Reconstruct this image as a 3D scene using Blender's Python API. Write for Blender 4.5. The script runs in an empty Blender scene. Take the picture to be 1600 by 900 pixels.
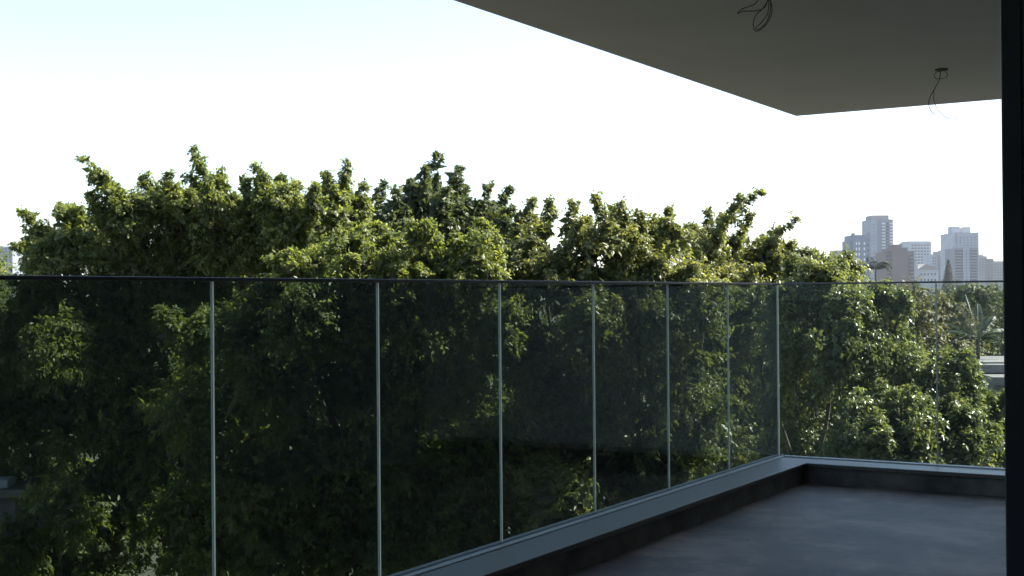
import bpy, bmesh, math, random
import numpy as np
from mathutils import Vector, Matrix

# ------------------------------------------------------------------ camera, sky, sun, exposure
sc = bpy.context.scene
col = sc.collection
F_PX, YAW, PITCH, ROLL = 2023.5, 0.5499, 0.00548, -0.00848
CAM = np.array([3.0355, -8.3698, 1.0966])
GROUND_Z = -13.0

fw = np.array([-math.sin(YAW) * math.cos(PITCH), math.cos(YAW) * math.cos(PITCH), math.sin(PITCH)])
rt = np.array([math.cos(YAW), math.sin(YAW), 0.0])
up = np.cross(rt, fw)
r2 = math.cos(ROLL) * rt + math.sin(ROLL) * up
u2 = -math.sin(ROLL) * rt + math.cos(ROLL) * up

cam_data = bpy.data.cameras.new('camera')
cam = bpy.data.objects.new('camera', cam_data)
col.objects.link(cam)
cam_data.sensor_width = 36.0
cam_data.lens = 36.0 * F_PX / 1600.0
cam_data.clip_start = 0.05
cam_data.clip_end = 8000.0
m = Matrix((r2.tolist(), u2.tolist(), (-fw).tolist())).transposed().to_4x4()
m.translation = Vector(CAM.tolist())
cam.matrix_world = m
sc.camera = cam

SUN_ELEV = math.radians(46)
SUN_RIGHT_OF_VIEW = math.radians(80)         # the sun stands to the right of the view, behind a wing added to shade the balcony
sun_h = math.cos(SUN_RIGHT_OF_VIEW) * np.array([-math.sin(YAW), math.cos(YAW)]) + math.sin(SUN_RIGHT_OF_VIEW) * rt[:2]
sun_dir = np.array([sun_h[0] * math.cos(SUN_ELEV), sun_h[1] * math.cos(SUN_ELEV), math.sin(SUN_ELEV)])

world = bpy.data.worlds.new('World')
sc.world = world
world.use_nodes = True
wn = world.node_tree.nodes
bg = wn['Background']
sky = wn.new('ShaderNodeTexSky')
sky.sky_type = 'NISHITA'
sky.sun_disc = False
sky.sun_elevation = SUN_ELEV
sky.sun_rotation = math.atan2(sun_dir[0], sun_dir[1])
sky.altitude = 700
sky.air_density = 1.0
sky.dust_density = 2.4
sky.ozone_density = 1.0
world.node_tree.links.new(sky.outputs[0], bg.inputs[0])
bg.inputs[1].default_value = 0.083

sd = bpy.data.lights.new('sun', 'SUN')
sd.energy = 4.2
sd.angle = math.radians(0.5)
sd.color = (1.0, 0.94, 0.84)
sun = bpy.data.objects.new('sun', sd)
col.objects.link(sun)
sun.rotation_euler = Vector((-sun_dir).tolist()).to_track_quat('-Z', 'Y').to_euler()

sc.view_settings.view_transform = 'Standard'
sc.view_settings.look = 'None'
sc.view_settings.gamma = 1.0
sc.view_settings.use_curve_mapping = False
sc.view_settings.exposure = 2.2
sc.render.engine = 'CYCLES'
sc.cycles.use_denoising = True
sc.cycles.max_bounces = 10
sc.cycles.transparent_max_bounces = 24
sc.cycles.diffuse_bounces = 5
sc.cycles.volume_bounces = 0
sc.cycles.sample_clamp_indirect = 6.0

# ------------------------------------------------------------------ helpers
def ray(px, py):
    return fw + (px - 800) / F_PX * r2 - (py - 450) / F_PX * u2

def at(px, py, d):
    """the place that lies d metres ahead in the direction of a photograph position"""
    return CAM + ray(px, py) * d

def tag(o, label=None, cat=None, group=None, kind=None):
    if label: o['label'] = label
    if cat: o['category'] = cat
    if group: o['group'] = group
    if kind: o['kind'] = kind
    return o

def empty(name, loc, rz=0.0):
    o = bpy.data.objects.new(name, None)
    col.objects.link(o)
    o.empty_display_size = 0.2
    o.location = [float(v) for v in loc]
    o.rotation_euler = (0, 0, rz)
    return o

def link_mesh(name, me, mat, parent=None, loc=None):
    o = bpy.data.objects.new(name, me)
    col.objects.link(o)
    if mat is not None and not me.materials:
        me.materials.append(mat)
    if parent is not None:
        o.parent = parent
    if loc is not None:
        o.location = [float(v) for v in loc]
    return o

def box_mesh(name, lo, hi, bevel=0.0):
    bm = bmesh.new()
    xs, ys, zs = (lo[0], hi[0]), (lo[1], hi[1]), (lo[2], hi[2])
    v = [bm.verts.new((xs[i], ys[j], zs[k])) for i in (0, 1) for j in (0, 1) for k in (0, 1)]
    for f in ((0, 1, 3, 2), (4, 6, 7, 5), (0, 4, 5, 1), (2, 3, 7, 6), (0, 2, 6, 4), (1, 5, 7, 3)):
        bm.faces.new([v[i] for i in f])
    if bevel:
        bmesh.ops.bevel(bm, geom=bm.edges[:], offset=bevel, segments=2, affect='EDGES', profile=0.6)
    bmesh.ops.recalc_face_normals(bm, faces=bm.faces[:])
    me = bpy.data.meshes.new(name)
    bm.to_mesh(me)
    bm.free()
    return me

def box(name, lo, hi, mat, parent=None, bevel=0.0, loc=None):
    return link_mesh(name, box_mesh(name, lo, hi, bevel), mat, parent, loc)

def array_mesh(name, verts, faces, tint=None, smooth=False):
    """mesh from numpy arrays; faces (n, k)"""
    me = bpy.data.meshes.new(name)
    n, k = faces.shape
    me.vertices.add(len(verts))
    me.vertices.foreach_set('co', np.ascontiguousarray(verts, dtype=np.float32).ravel())
    me.loops.add(n * k)
    me.loops.foreach_set('vertex_index', np.ascontiguousarray(faces, dtype=np.int32).ravel())
    me.polygons.add(n)
    me.polygons.foreach_set('loop_start', np.arange(0, n * k, k, dtype=np.int32))
    me.polygons.foreach_set('loop_total', np.full(n, k, dtype=np.int32))
    if smooth:
        me.polygons.foreach_set('use_smooth', np.ones(n, dtype=bool))
    if tint is not None:
        a = me.attributes.new('tint', 'FLOAT', 'POINT')
        a.data.foreach_set('value', np.ascontiguousarray(tint, dtype=np.float32))
    me.update(calc_edges=True)
    return me

def tube_arrays(pts, radii, sides=6, off=0):
    pts = np.asarray(pts, float)
    n = len(pts)
    tan = np.gradient(pts, axis=0)
    tan /= np.linalg.norm(tan, axis=1)[:, None] + 1e-9
    ref = np.array([0.31, 0.17, 0.93]) if abs(tan[0, 2]) < 0.9 else np.array([1.0, 0.1, 0.0])
    V = []
    for i in range(n):
        s = np.cross(tan[i], ref); s /= np.linalg.norm(s) + 1e-9
        b = np.cross(tan[i], s)
        for q in range(sides):
            a = 2 * math.pi * q / sides
            V.append(pts[i] + radii[i] * (math.cos(a) * s + math.sin(a) * b))
    Fc = []
    for i in range(n - 1):
        for q in range(sides):
            a, b2 = i * sides + q, i * sides + (q + 1) % sides
            Fc.append((a + off, b2 + off, b2 + sides + off, a + sides + off))
    return V, Fc

def tubes_mesh(name, list_of, sides=6):
    V, Fc = [], []
    for pts, rad in list_of:
        v, f = tube_arrays(pts, rad, sides, len(V))
        V += v; Fc += f
    return array_mesh(name, np.array(V), np.array(Fc), smooth=True)

def smooth_curve(pts, n=24):
    """Catmull-Rom through the given points"""
    P = [np.asarray(p, float) for p in pts]
    P = [2 * P[0] - P[1]] + P + [2 * P[-1] - P[-2]]
    out = []
    seg = len(P) - 3
    for i in range(seg):
        for k in range(max(2, n // seg)):
            t = k / max(2, n // seg)
            p0, p1, p2, p3 = P[i:i + 4]
            out.append(0.5 * (2 * p1 + (p2 - p0) * t + (2 * p0 - 5 * p1 + 4 * p2 - p3) * t * t + (3 * p1 - p0 - 3 * p2 + p3) * t ** 3))
    out.append(P[-2])
    return np.array(out)

# ------------------------------------------------------------------ materials
def mat_new(name):
    mt = bpy.data.materials.new(name)
    mt.use_nodes = True
    nt = mt.node_tree
    return mt, nt, nt.nodes['Principled BSDF'], nt.nodes['Material Output']

def noise(nt, scale, detail=6, rough=0.6, vec=None, stretch=None):
    tc = nt.nodes.new('ShaderNodeTexCoord')
    n = nt.nodes.new('ShaderNodeTexNoise')
    n.inputs['Scale'].default_value = scale
    n.inputs['Detail'].default_value = detail
    n.inputs['Roughness'].default_value = rough
    if stretch:
        mp = nt.nodes.new('ShaderNodeMapping')
        mp.inputs['Scale'].default_value = stretch
        nt.links.new(tc.outputs['Object'], mp.inputs['Vector'])
        nt.links.new(mp.outputs['Vector'], n.inputs['Vector'])
    else:
        nt.links.new(tc.outputs['Object'], n.inputs['Vector'])
    return n

def ramp(nt, src, stops):
    r = nt.nodes.new('ShaderNodeValToRGB')
    e = r.color_ramp.elements
    e[0].position, e[0].color = stops[0][0], (*stops[0][1], 1)
    e[1].position, e[1].color = stops[-1][0], (*stops[-1][1], 1)
    for p, c in stops[1:-1]:
        q = e.new(p); q.color = (*c, 1)
    nt.links.new(src, r.inputs['Fac'])
    return r

def bump(nt, src, bsdf, strength=0.3, dist=0.01):
    b = nt.nodes.new('ShaderNodeBump')
    b.inputs['Strength'].default_value = strength
    b.inputs['Distance'].default_value = dist
    nt.links.new(src, b.inputs['Height'])
    nt.links.new(b.outputs['Normal'], bsdf.inputs['Normal'])

def mottled(name, dark, light, scale, rough=0.8, bstr=0.2, bdist=0.004, stretch=None, detail=8, lo=0.3, hi=0.7, metallic=0.0):
    mt, nt, b, out = mat_new(name)
    n = noise(nt, scale, detail, 0.62, stretch=stretch)
    r = ramp(nt, n.outputs['Fac'], [(lo, dark), (hi, light)])
    nt.links.new(r.outputs['Color'], b.inputs['Base Color'])
    b.inputs['Roughness'].default_value = rough
    b.inputs['Metallic'].default_value = metallic
    if bstr:
        bump(nt, n.outputs['Fac'], b, bstr, bdist)
    return mt

def leaf_material(name, dark, light, young, translucency=0.35, rough=0.46):
    mt, nt, b, out = mat_new(name)
    at_ = nt.nodes.new('ShaderNodeAttribute'); at_.attribute_name = 'tint'
    r = ramp(nt, at_.outputs['Fac'], [(0.0, dark), (0.6, light), (1.0, young)])
    nt.links.new(r.outputs['Color'], b.inputs['Base Color'])
    b.inputs['Roughness'].default_value = rough
    b.inputs['Specular IOR Level'].default_value = 0.38
    tr = nt.nodes.new('ShaderNodeBsdfTranslucent')
    mx = nt.nodes.new('ShaderNodeMix'); mx.data_type = 'RGBA'; mx.blend_type = 'MULTIPLY'
    mx.inputs['Factor'].default_value = 1.0
    nt.links.new(r.outputs['Color'], mx.inputs['A'])
    mx.inputs['B'].default_value = (2.0, 1.9, 0.8, 1)
    nt.links.new(mx.outputs['Result'], tr.inputs['Color'])
    ms = nt.nodes.new('ShaderNodeMixShader'); ms.inputs[0].default_value = translucency
    nt.links.new(b.outputs[0], ms.inputs[1]); nt.links.new(tr.outputs[0], ms.inputs[2])
    nt.links.new(ms.outputs[0], out.inputs['Surface'])
    return mt

M = {}
# screed of the unfinished balcony floor: blotches, trowel marks, small holes and crumbs
def screed():
    mt, nt, b, out = mat_new('screed')
    n1 = noise(nt, 1.6, 8, 0.62)
    n2 = noise(nt, 5.0, 9, 0.68, stretch=(1.0, 1.7, 1.0))
    n3 = noise(nt, 11.0, 5, 0.6, stretch=(1.0, 1.3, 1.0))
    r1 = ramp(nt, n1.outputs['Fac'], [(0.38, (0.058, 0.045, 0.033)), (0.5, (0.128, 0.100, 0.073)), (0.6, (0.25, 0.198, 0.148))])
    r2_ = ramp(nt, n2.outputs['Fac'], [(0.3, (0.62, 0.62, 0.62)), (0.7, (1.15, 1.15, 1.15))])
    r3 = ramp(nt, n3.outputs['Fac'], [(0.28, (0.3, 0.3, 0.3)), (0.36, (1, 1, 1))])
    a = nt.nodes.new('ShaderNodeMix'); a.data_type = 'RGBA'; a.blend_type = 'MULTIPLY'; a.inputs['Factor'].default_value = 1
    nt.links.new(r1.outputs['Color'], a.inputs['A']); nt.links.new(r2_.outputs['Color'], a.inputs['B'])
    c = nt.nodes.new('ShaderNodeMix'); c.data_type = 'RGBA'; c.blend_type = 'MULTIPLY'; c.inputs['Factor'].default_value = 1
    nt.links.new(a.outputs['Result'], c.inputs['A']); nt.links.new(r3.outputs['Color'], c.inputs['B'])
    nt.links.new(c.outputs['Result'], b.inputs['Base Color'])
    b.inputs['Roughness'].default_value = 0.62
    bump(nt, n2.outputs['Fac'], b, 0.4, 0.008)
    return mt
M['screed'] = screed()
M['ceiling'] = mottled('ceiling_plaster', (0.60, 0.585, 0.59), (0.66, 0.645, 0.65), 1.7, 0.9, 0.06, 0.002)
M['plaster'] = mottled('wall_plaster', (0.40, 0.39, 0.37), (0.52, 0.51, 0.48), 2.5, 0.9, 0.15, 0.003)
M['dark_render'] = mottled('dark_grey_render', (0.10, 0.105, 0.105), (0.15, 0.155, 0.155), 2.5, 0.85, 0.2, 0.003)
M['wing_render'] = mottled('grey_green_render', (0.18, 0.19, 0.175), (0.25, 0.26, 0.24), 2.5, 0.85, 0.2, 0.003)
M['coping'] = mottled('coping_stone', (0.082, 0.064, 0.052), (0.115, 0.090, 0.074), 60, 0.42, 0.05, 0.001, lo=0.35, hi=0.65)
M['kerbface'] = mottled('kerb_render', (0.05, 0.042, 0.036), (0.22, 0.19, 0.165), 4.0, 0.9, 0.5, 0.01)
M['channel'] = mottled('channel_aluminium', (0.40, 0.40, 0.385), (0.46, 0.46, 0.445), 30, 0.5, 0, metallic=0.2)
M['gasket'] = mottled('black_gasket', (0.010, 0.011, 0.012), (0.016, 0.017, 0.018), 40, 0.6, 0)
M['rail'] = mottled('dark_rail', (0.05, 0.052, 0.054), (0.075, 0.077, 0.08), 30, 0.4, 0)
M['jamb'] = mottled('black_aluminium', (0.016, 0.019, 0.023), (0.024, 0.028, 0.033), 12, 0.42, 0.03, 0.001)
M['jamb_strip'] = mottled('grey_seal', (0.06, 0.065, 0.072), (0.09, 0.095, 0.10), 12, 0.5, 0)
M['wire'] = mottled('cable_black', (0.012, 0.012, 0.012), (0.02, 0.02, 0.02), 50, 0.6, 0)
M['wire_white'] = mottled('cable_pale', (0.55, 0.55, 0.53), (0.65, 0.65, 0.63), 50, 0.6, 0)
M['bark'] = mottled('bark', (0.03, 0.026, 0.022), (0.085, 0.075, 0.062), 9, 0.9, 0.6, 0.02, stretch=(1, 1, 0.3))
M['ground'] = mottled('ground_soil', (0.03, 0.035, 0.018), (0.09, 0.085, 0.05), 0.35, 0.95, 0.3, 0.05)
M['leaf_a'] = leaf_material('fig_leaf', (0.046, 0.065, 0.023), (0.106, 0.134, 0.043), (0.20, 0.218, 0.078), 0.5)
M['leaf_b'] = leaf_material('dark_fig_leaf', (0.036, 0.050, 0.026), (0.068, 0.090, 0.038), (0.105, 0.125, 0.05), 0.35, 0.48)
M['leaf_c'] = leaf_material('glossy_fig_leaf', (0.050, 0.064, 0.028), (0.112, 0.130, 0.050), (0.195, 0.205, 0.085), 0.42, 0.36)
M['leaf_e'] = leaf_material('speckled_fig_leaf', (0.05, 0.064, 0.032), (0.105, 0.128, 0.058), (0.18, 0.20, 0.09), 0.4, 0.30)
M['leaf_far'] = leaf_material('far_leaf', (0.035, 0.05, 0.018), (0.065, 0.08, 0.028), (0.10, 0.105, 0.04), 0.25, 0.6)
M['leaf_olive'] = leaf_material('olive_leaf', (0.05, 0.055, 0.02), (0.09, 0.09, 0.035), (0.13, 0.115, 0.05), 0.25, 0.6)
M['palm'] = leaf_material('palm_leaf', (0.018, 0.03, 0.012), (0.036, 0.05, 0.02), (0.10, 0.11, 0.06), 0.2, 0.36)
M['needles'] = leaf_material('needle_leaf', (0.035, 0.03, 0.024), (0.055, 0.045, 0.034), (0.07, 0.06, 0.045), 0.1, 0.7)

def silicone():
    mt, nt, b, out = mat_new('pale_silicone')
    n = noise(nt, 8, 4)
    r = ramp(nt, n.outputs['Fac'], [(0.3, (0.90, 0.87, 0.80)), (0.7, (0.95, 0.92, 0.85))])
    nt.links.new(r.outputs['Color'], b.inputs['Base Color'])
    b.inputs['Roughness'].default_value = 0.5
    tr = nt.nodes.new('ShaderNodeBsdfTranslucent')
    nt.links.new(r.outputs['Color'], tr.inputs['Color'])
    ms = nt.nodes.new('ShaderNodeMixShader'); ms.inputs[0].default_value = 0.92
    nt.links.new(b.outputs[0], ms.inputs[1]); nt.links.new(tr.outputs[0], ms.inputs[2])
    nt.links.new(ms.outputs[0], out.inputs['Surface'])
    return mt
M['silicone'] = silicone()

def pane_glass(name, tint):
    """laminated safety glass: tinted see-through plus mirror-like reflection by Fresnel, a thin film of dust"""
    mt, nt, b, out = mat_new(name)
    nt.nodes.remove(b)
    tr = nt.nodes.new('ShaderNodeBsdfTransparent'); tr.inputs['Color'].default_value = (*tint, 1)
    gl = nt.nodes.new('ShaderNodeBsdfGlossy'); gl.inputs['Roughness'].default_value = 0.0
    gl.inputs['Color'].default_value = (0.95, 0.98, 0.95, 1)
    fr = nt.nodes.new('ShaderNodeFresnel'); fr.inputs['IOR'].default_value = 1.52
    geo = nt.nodes.new('ShaderNodeNewGeometry')
    mul = nt.nodes.new('ShaderNodeMath'); mul.operation = 'MULTIPLY'
    sub = nt.nodes.new('ShaderNodeMath'); sub.operation = 'SUBTRACT'; sub.inputs[0].default_value = 1.0
    nt.links.new(geo.outputs['Backfacing'], sub.inputs[1])
    nt.links.new(fr.outputs[0], mul.inputs[0]); nt.links.new(sub.outputs[0], mul.inputs[1])
    m1 = nt.nodes.new('ShaderNodeMixShader')
    nt.links.new(mul.outputs[0], m1.inputs[0]); nt.links.new(tr.outputs[0], m1.inputs[1]); nt.links.new(gl.outputs[0], m1.inputs[2])
    df = nt.nodes.new('ShaderNodeBsdfDiffuse')
    df.inputs['Color'].default_value = (0.55, 0.60, 0.60, 1)
    n = noise(nt, 3.0, 8, 0.7)
    r = ramp(nt, n.outputs['Fac'], [(0.3, (0.014, 0.014, 0.014)), (0.75, (0.045, 0.045, 0.045))])
    m2 = nt.nodes.new('ShaderNodeMixShader')
    nt.links.new(r.outputs['Color'], m2.inputs[0]); nt.links.new(m1.outputs[0], m2.inputs[1]); nt.links.new(df.outputs[0], m2.inputs[2])
    nt.links.new(m2.outputs[0], out.inputs['Surface'])
    return mt
M['glass'] = pane_glass('laminated_glass', (0.555, 0.61, 0.59))
M['clear_glass'] = pane_glass('clear_glass', (0.88, 0.92, 0.90))

def facade(name, c, var=0.12, scale=0.2):
    return mottled(name, tuple(v * (1 - var) for v in c), tuple(min(1, v * (1 + var)) for v in c), scale, 0.85, 0)
def plain(name, c, rough=0.3):
    mt, nt, b, out = mat_new(name)
    n = noise(nt, 0.6, 3)
    r = ramp(nt, n.outputs['Fac'], [(0.3, tuple(v * 0.8 for v in c)), (0.7, tuple(min(1, v * 1.15) for v in c))])
    nt.links.new(r.outputs['Color'], b.inputs['Base Color'])
    b.inputs['Roughness'].default_value = rough
    return mt

# ------------------------------------------------------------------ the setting: ground, balcony floor, ceiling slab
def ground_sheet():
    n = 60
    g = np.sinh(np.linspace(-5.2, 5.2, n)); g = g / g[-1] * 2600
    X, Y = np.meshgrid(g, g)
    R = np.hypot(X, Y)
    Z = GROUND_Z + 0.25 * np.sin(X * 0.21 + 1) * np.cos(Y * 0.17) * np.clip(R / 30, 0, 1)
    V = np.stack([X, Y, Z], -1).reshape(-1, 3)
    i, j = np.meshgrid(np.arange(n - 1), np.arange(n - 1))
    a = (j * n + i).ravel()
    return array_mesh('ground', V, np.stack([a, a + 1, a + n + 1, a + n], 1), smooth=True)
tag(link_mesh('ground', ground_sheet(), M['ground']), kind='structure')

FLOOR_Z = -0.13
Y0, X1 = -15.0, 8.0
WALL_X, WALL_Y = 2.70, -6.1
tag(box('floor', (0.24, Y0, FLOOR_Z - 0.22), (X1, -0.24, FLOOR_Z), M['screed']), kind='structure')
CEIL_Z = 2.2814
tag(box('ceiling', (0.1274, Y0, CEIL_Z), (X1, 0.0393, CEIL_Z + 0.30), M['ceiling'], bevel=0.006), kind='structure')

# the flat's own building: storeys below, the wall beside the balcony, the room behind the door, plus added shading masses
b_ = empty('apartment_building', (5.0, -6.0, GROUND_Z))
def wb(name, lo, hi, mat):
    o = np.array([5.0, -6.0, GROUND_Z])
    return box(name, tuple(np.array(lo) - o), tuple(np.array(hi) - o), mat, b_)
wb('lower_storeys', (0.12, Y0, GROUND_Z - 0.3), (X1, -0.02, FLOOR_Z - 0.25), M['plaster'])
wb('upper_storeys', (2.4, Y0, CEIL_Z + 0.302), (X1, 8.42, CEIL_Z + 9.0), M['plaster'])  # unseen storeys, added only for the shadow they cast
wb('wall', (WALL_X, WALL_Y, FLOOR_Z + 0.002), (WALL_X + 0.2, -0.3, CEIL_Z - 0.002), M['dark_render'])
wb('wing', (WALL_X + 0.05, -0.28, GROUND_Z - 0.3), (X1 - 0.02, 8.4, CEIL_Z + 0.29), M['wing_render'])  # unseen wing, added to block the sun and fill the corner pane's reflection
wb('wall', (WALL_X + 0.2, WALL_Y, FLOOR_Z + 0.002), (X1 - 0.2, WALL_Y + 0.2, CEIL_Z - 0.002), M['plaster'])
wb('wall', (X1 - 0.2, Y0 + 0.2, FLOOR_Z + 0.002), (X1, WALL_Y + 0.2, CEIL_Z - 0.002), M['plaster'])
wb('wall', (0.3, Y0, FLOOR_Z + 0.002), (X1, Y0 + 0.2, CEIL_Z - 0.002), M['plaster'])
tag(b_, 'plastered apartment building that carries the balcony, its wall behind the black door frame', 'building')

# kerb under the glass, one along the long side and one along the end
def kerb(long_side):
    if long_side:
        k = empty('balcony_kerb', (0.14, -7.0, FLOOR_Z))
        o = np.array([0.14, -7.0, FLOOR_Z])
        parts = [('kerb_face', (-0.02, Y0 + 0.25, FLOOR_Z - 0.2), (0.262, 0.06, -0.028), 'kerbface', 0.0),
                 ('coping', (0.052, Y0 + 0.25, -0.026), (0.280, -0.2967, 0.0), 'coping', 0.004),
                 ('coping', (-0.05, -0.295, -0.026), (0.280, 0.075, -0.001), 'coping', 0.004),
                 ('coping', (-0.05, Y0 + 0.25, -0.026), (-0.012, -0.2967, 0.0), 'coping', 0.003),
                 ('glazing_channel', (0.012, Y0 + 0.25, -0.024), (0.050, -0.02, 0.004), 'channel', 0.002),
                 ('gasket', (-0.010, Y0 + 0.25, -0.024), (0.0115, -0.012, 0.004), 'gasket', 0.0)]
        tag(k, 'long low kerb with grey stone coping running along the left glass panes', 'kerb')
    else:
        k = empty('balcony_kerb', (1.4, -0.14, FLOOR_Z))
        o = np.array([1.4, -0.14, FLOOR_Z])
        parts = [('kerb_face', (0.264, -0.262, FLOOR_Z - 0.2), (WALL_X + 0.03, 0.06, -0.028), 'kerbface', 0.0),
                 ('coping', (0.2815, -0.280, -0.026), (WALL_X - 0.002, -0.052, 0.0), 'coping', 0.004),
                 ('coping', (0.2815, 0.012, -0.026), (WALL_X - 0.002, 0.075, 0.0), 'coping', 0.003),
                 ('glazing_channel', (0.052, -0.034, -0.024), (WALL_X - 0.002, -0.012, 0.007), 'channel', 0.002),
                 ('gasket', (0.0, -0.0115, -0.024), (WALL_X - 0.002, 0.010, 0.004), 'gasket', 0.0)]
        tag(k, 'short kerb with stone coping across the far end of the balcony', 'kerb')
    for nm, lo, hi, mt, bv in parts:
        box(nm, tuple(np.array(lo) - o), tuple(np.array(hi) - o), M[mt], k, bv)
kerb(True); kerb(False)

# glass railings: panes, pale silicone joints and a dark cap rail
RAIL_H = 1.15
PW = 0.8811
def railing_left():
    o = np.array([0.0, -5.0, 0.0])
    r = empty('glass_railing', o)
    n = 14
    gap = 0.0065
    pm = box_mesh('glass_pane', (-0.005, -PW + gap / 2, 0.001), (0.005, -gap / 2, RAIL_H + 0.004))
    pm.materials.append(M['glass'])
    jm = box_mesh('silicone_joint', (-0.0055, -gap / 2, 0.009), (0.0055, gap / 2, RAIL_H - 0.001), 0.0015)
    jm.materials.append(M['silicone'])
    for k in range(n):
        p = link_mesh('glass_pane', pm, None, r); p.location = (0, -k * PW + 5.0, 0)
        if k:
            j = link_mesh('silicone_joint', jm, None, r); j.location = (0, -k * PW + 5.0, 0)
    box('cap_rail', (-0.014, -n * PW + 5.0, RAIL_H), (0.014, 5.014, RAIL_H + 0.0125), M['rail'], r, 0.003)
    tag(r, 'long railing of joined clear glass panes with dark cap rail along the left side', 'railing')
def railing_right():
    o = np.array([1.4, 0.0, 0.0])
    r = empty('glass_railing', o)
    gap = 0.008
    cuts = [0.0, 1.045, 2.09, WALL_X + 0.05]
    for a, b2 in zip(cuts[:-1], cuts[1:]):
        lo = a + (0.007 if a == 0 else gap / 2)
        box('glass_pane', (lo - 1.4, -0.005, 0.001), (b2 - gap / 2 - 1.4, 0.005, RAIL_H + 0.004), M['clear_glass'], r)
        if a > 0:
            box('silicone_joint', (a - gap / 2 - 1.4, -0.0045, 0.009), (a + gap / 2 - 1.4, 0.0045, RAIL_H - 0.001), M['channel'], r)
        else:
            box('corner_joint', (-0.0045 - 1.4, -0.0045, 0.009), (0.0068 - 1.4, 0.0045, RAIL_H - 0.001), M['silicone'], r)
    box('cap_rail', (0.0145 - 1.4, -0.014, RAIL_H), (WALL_X + 0.05 - 1.4, 0.014, RAIL_H + 0.012), M['rail'], r, 0.003)
    tag(r, 'short clear glass railing across the far end, trees right behind it', 'railing')
railing_left(); railing_right()

# black door jamb at the right edge of the view
def jamb():
    p = at(1567.5, 450, 2.05)
    j = empty('door_frame', (p[0], p[1], FLOOR_Z))
    h = CEIL_Z - FLOOR_Z - 0.002
    ang = math.atan2(ray(1567.5, 450)[1], ray(1567.5, 450)[0])
    j.rotation_euler = (0, 0, ang)          # local x runs away from the viewer, local -y to the right
    box('jamb', (0.0, -0.030, 0.001), (0.10, 0.0, h), M['jamb'], j, 0.002)
    box('seal_strip', (0.004, -0.0345, 0.001), (0.09, -0.0305, h), M['jamb_strip'], j)
    box('rear_profile', (0.0, -0.12, 0.001), (0.10, -0.035, h), M['jamb'], j, 0.002)
    box('wall_anchor', (0.02, -0.30, 0.001), (0.085, -0.1205, h), M['jamb'], j)
    tag(j, 'black aluminium upright of the balcony door at the right edge', 'door frame')
jamb()

# loose cables that hang from the ceiling
def cable_near():
    c = at(1203, -14, 5.17); c[2] = CEIL_Z
    e = empty('ceiling_cable', c)
    D = 5.17
    def P(x, y, d=D): return at(x, y, d) - c
    w = [smooth_curve([P(1196, -9), P(1204, 2), P(1206, 18, D - .02), P(1200, 34, D - .03), P(1189, 46, D - .02), P(1180, 48), P(1177, 38, D + .02), P(1181, 24, D + .03), P(1193, 12), P(1202, -4), P(1203, -13)], 60),
         smooth_curve([P(1202, -13), P(1201, 8), P(1199, 22, D + .03), P(1190, 35, D + .04), P(1181, 43, D + .02), P(1185, 46), P(1196, 36, D - .04), P(1203, 20, D - .05), P(1204, -2), P(1205, -12)], 60),
         smooth_curve([P(1200, -13), P(1199, 2), P(1193, 13), P(1180, 17, D - .05), P(1162, 17.5, D - .08), P(1152.5, 21.5, D - .1), P(1160, 14, D - .12), P(1180, 6, D - .12), P(1187, -6, D - .1), P(1190, -12, D - .06)], 60)]
    for pts in w:
        link_mesh('wire', tubes_mesh('wire', [(pts, [0.0019] * len(pts))]), M['wire'], e)
    cyl = tubes_mesh('outlet_hole', [([(0, 0, 0.0), (0, 0, -0.004)], [0.035, 0.035])], 16)
    link_mesh('outlet_rim', cyl, M['wire'], e)
    tag(e, 'loops of loose black cable hanging from the ceiling at the top edge', 'cable')
def cable_far():
    c = at(1471, 107.5, 6.9); c[2] = CEIL_Z
    D = 6.88
    e = empty('ceiling_cable', c)
    def P(x, y, d=D): return at(x, y, d) - c
    th = 0.0022
    w = [smooth_curve([P(1470, 109), P(1469, 118), P(1466, 128), P(1459, 141), P(1454, 150), P(1451.5, 158), P(1451, 163), P(1454, 172), P(1461, 179)], 40),
         smooth_curve([P(1459, 141), P(1459, 150), P(1460, 160), P(1466, 172), P(1476, 182), P(1487, 186), P(1497, 184)], 30),
         smooth_curve([P(1470, 109), P(1475, 110), P(1480, 115), P(1478, 121), P(1470, 123), P(1463, 123), P(1460, 118), P(1463, 113), P(1469, 112)], 40)]
    link_mesh('wire', tubes_mesh('wire', [(w[0], [th] * len(w[0]))]), M['wire'], e)
    link_mesh('wire', tubes_mesh('wire', [(w[1], [th * .8] * len(w[1]))]), M['wire'], e)
    link_mesh('wire', tubes_mesh('wire', [(w[2], [th * .7] * len(w[2]))]), M['wire'], e)
    n = 20
    V = [(0.034 * math.cos(2 * math.pi * k / n), 0.034 * math.sin(2 * math.pi * k / n), z) for z in (-0.001, -0.007) for k in range(n)]
    me = bpy.data.meshes.new('box_plate')
    me.from_pydata(V, [], [list(range(n))[::-1], list(range(n, 2 * n))] + [(k, (k + 1) % n, n + (k + 1) % n, n + k) for k in range(n)])
    link_mesh('box_plate', me, M['wire'], e)
    tag(e, 'thin cable dangling from a round black ceiling plate near the slab edge', 'cable')
cable_near(); cable_far()

# ------------------------------------------------------------------ foliage
def unit(v):
    return v / (np.linalg.norm(v, axis=-1, keepdims=True) + 1e-9)

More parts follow.
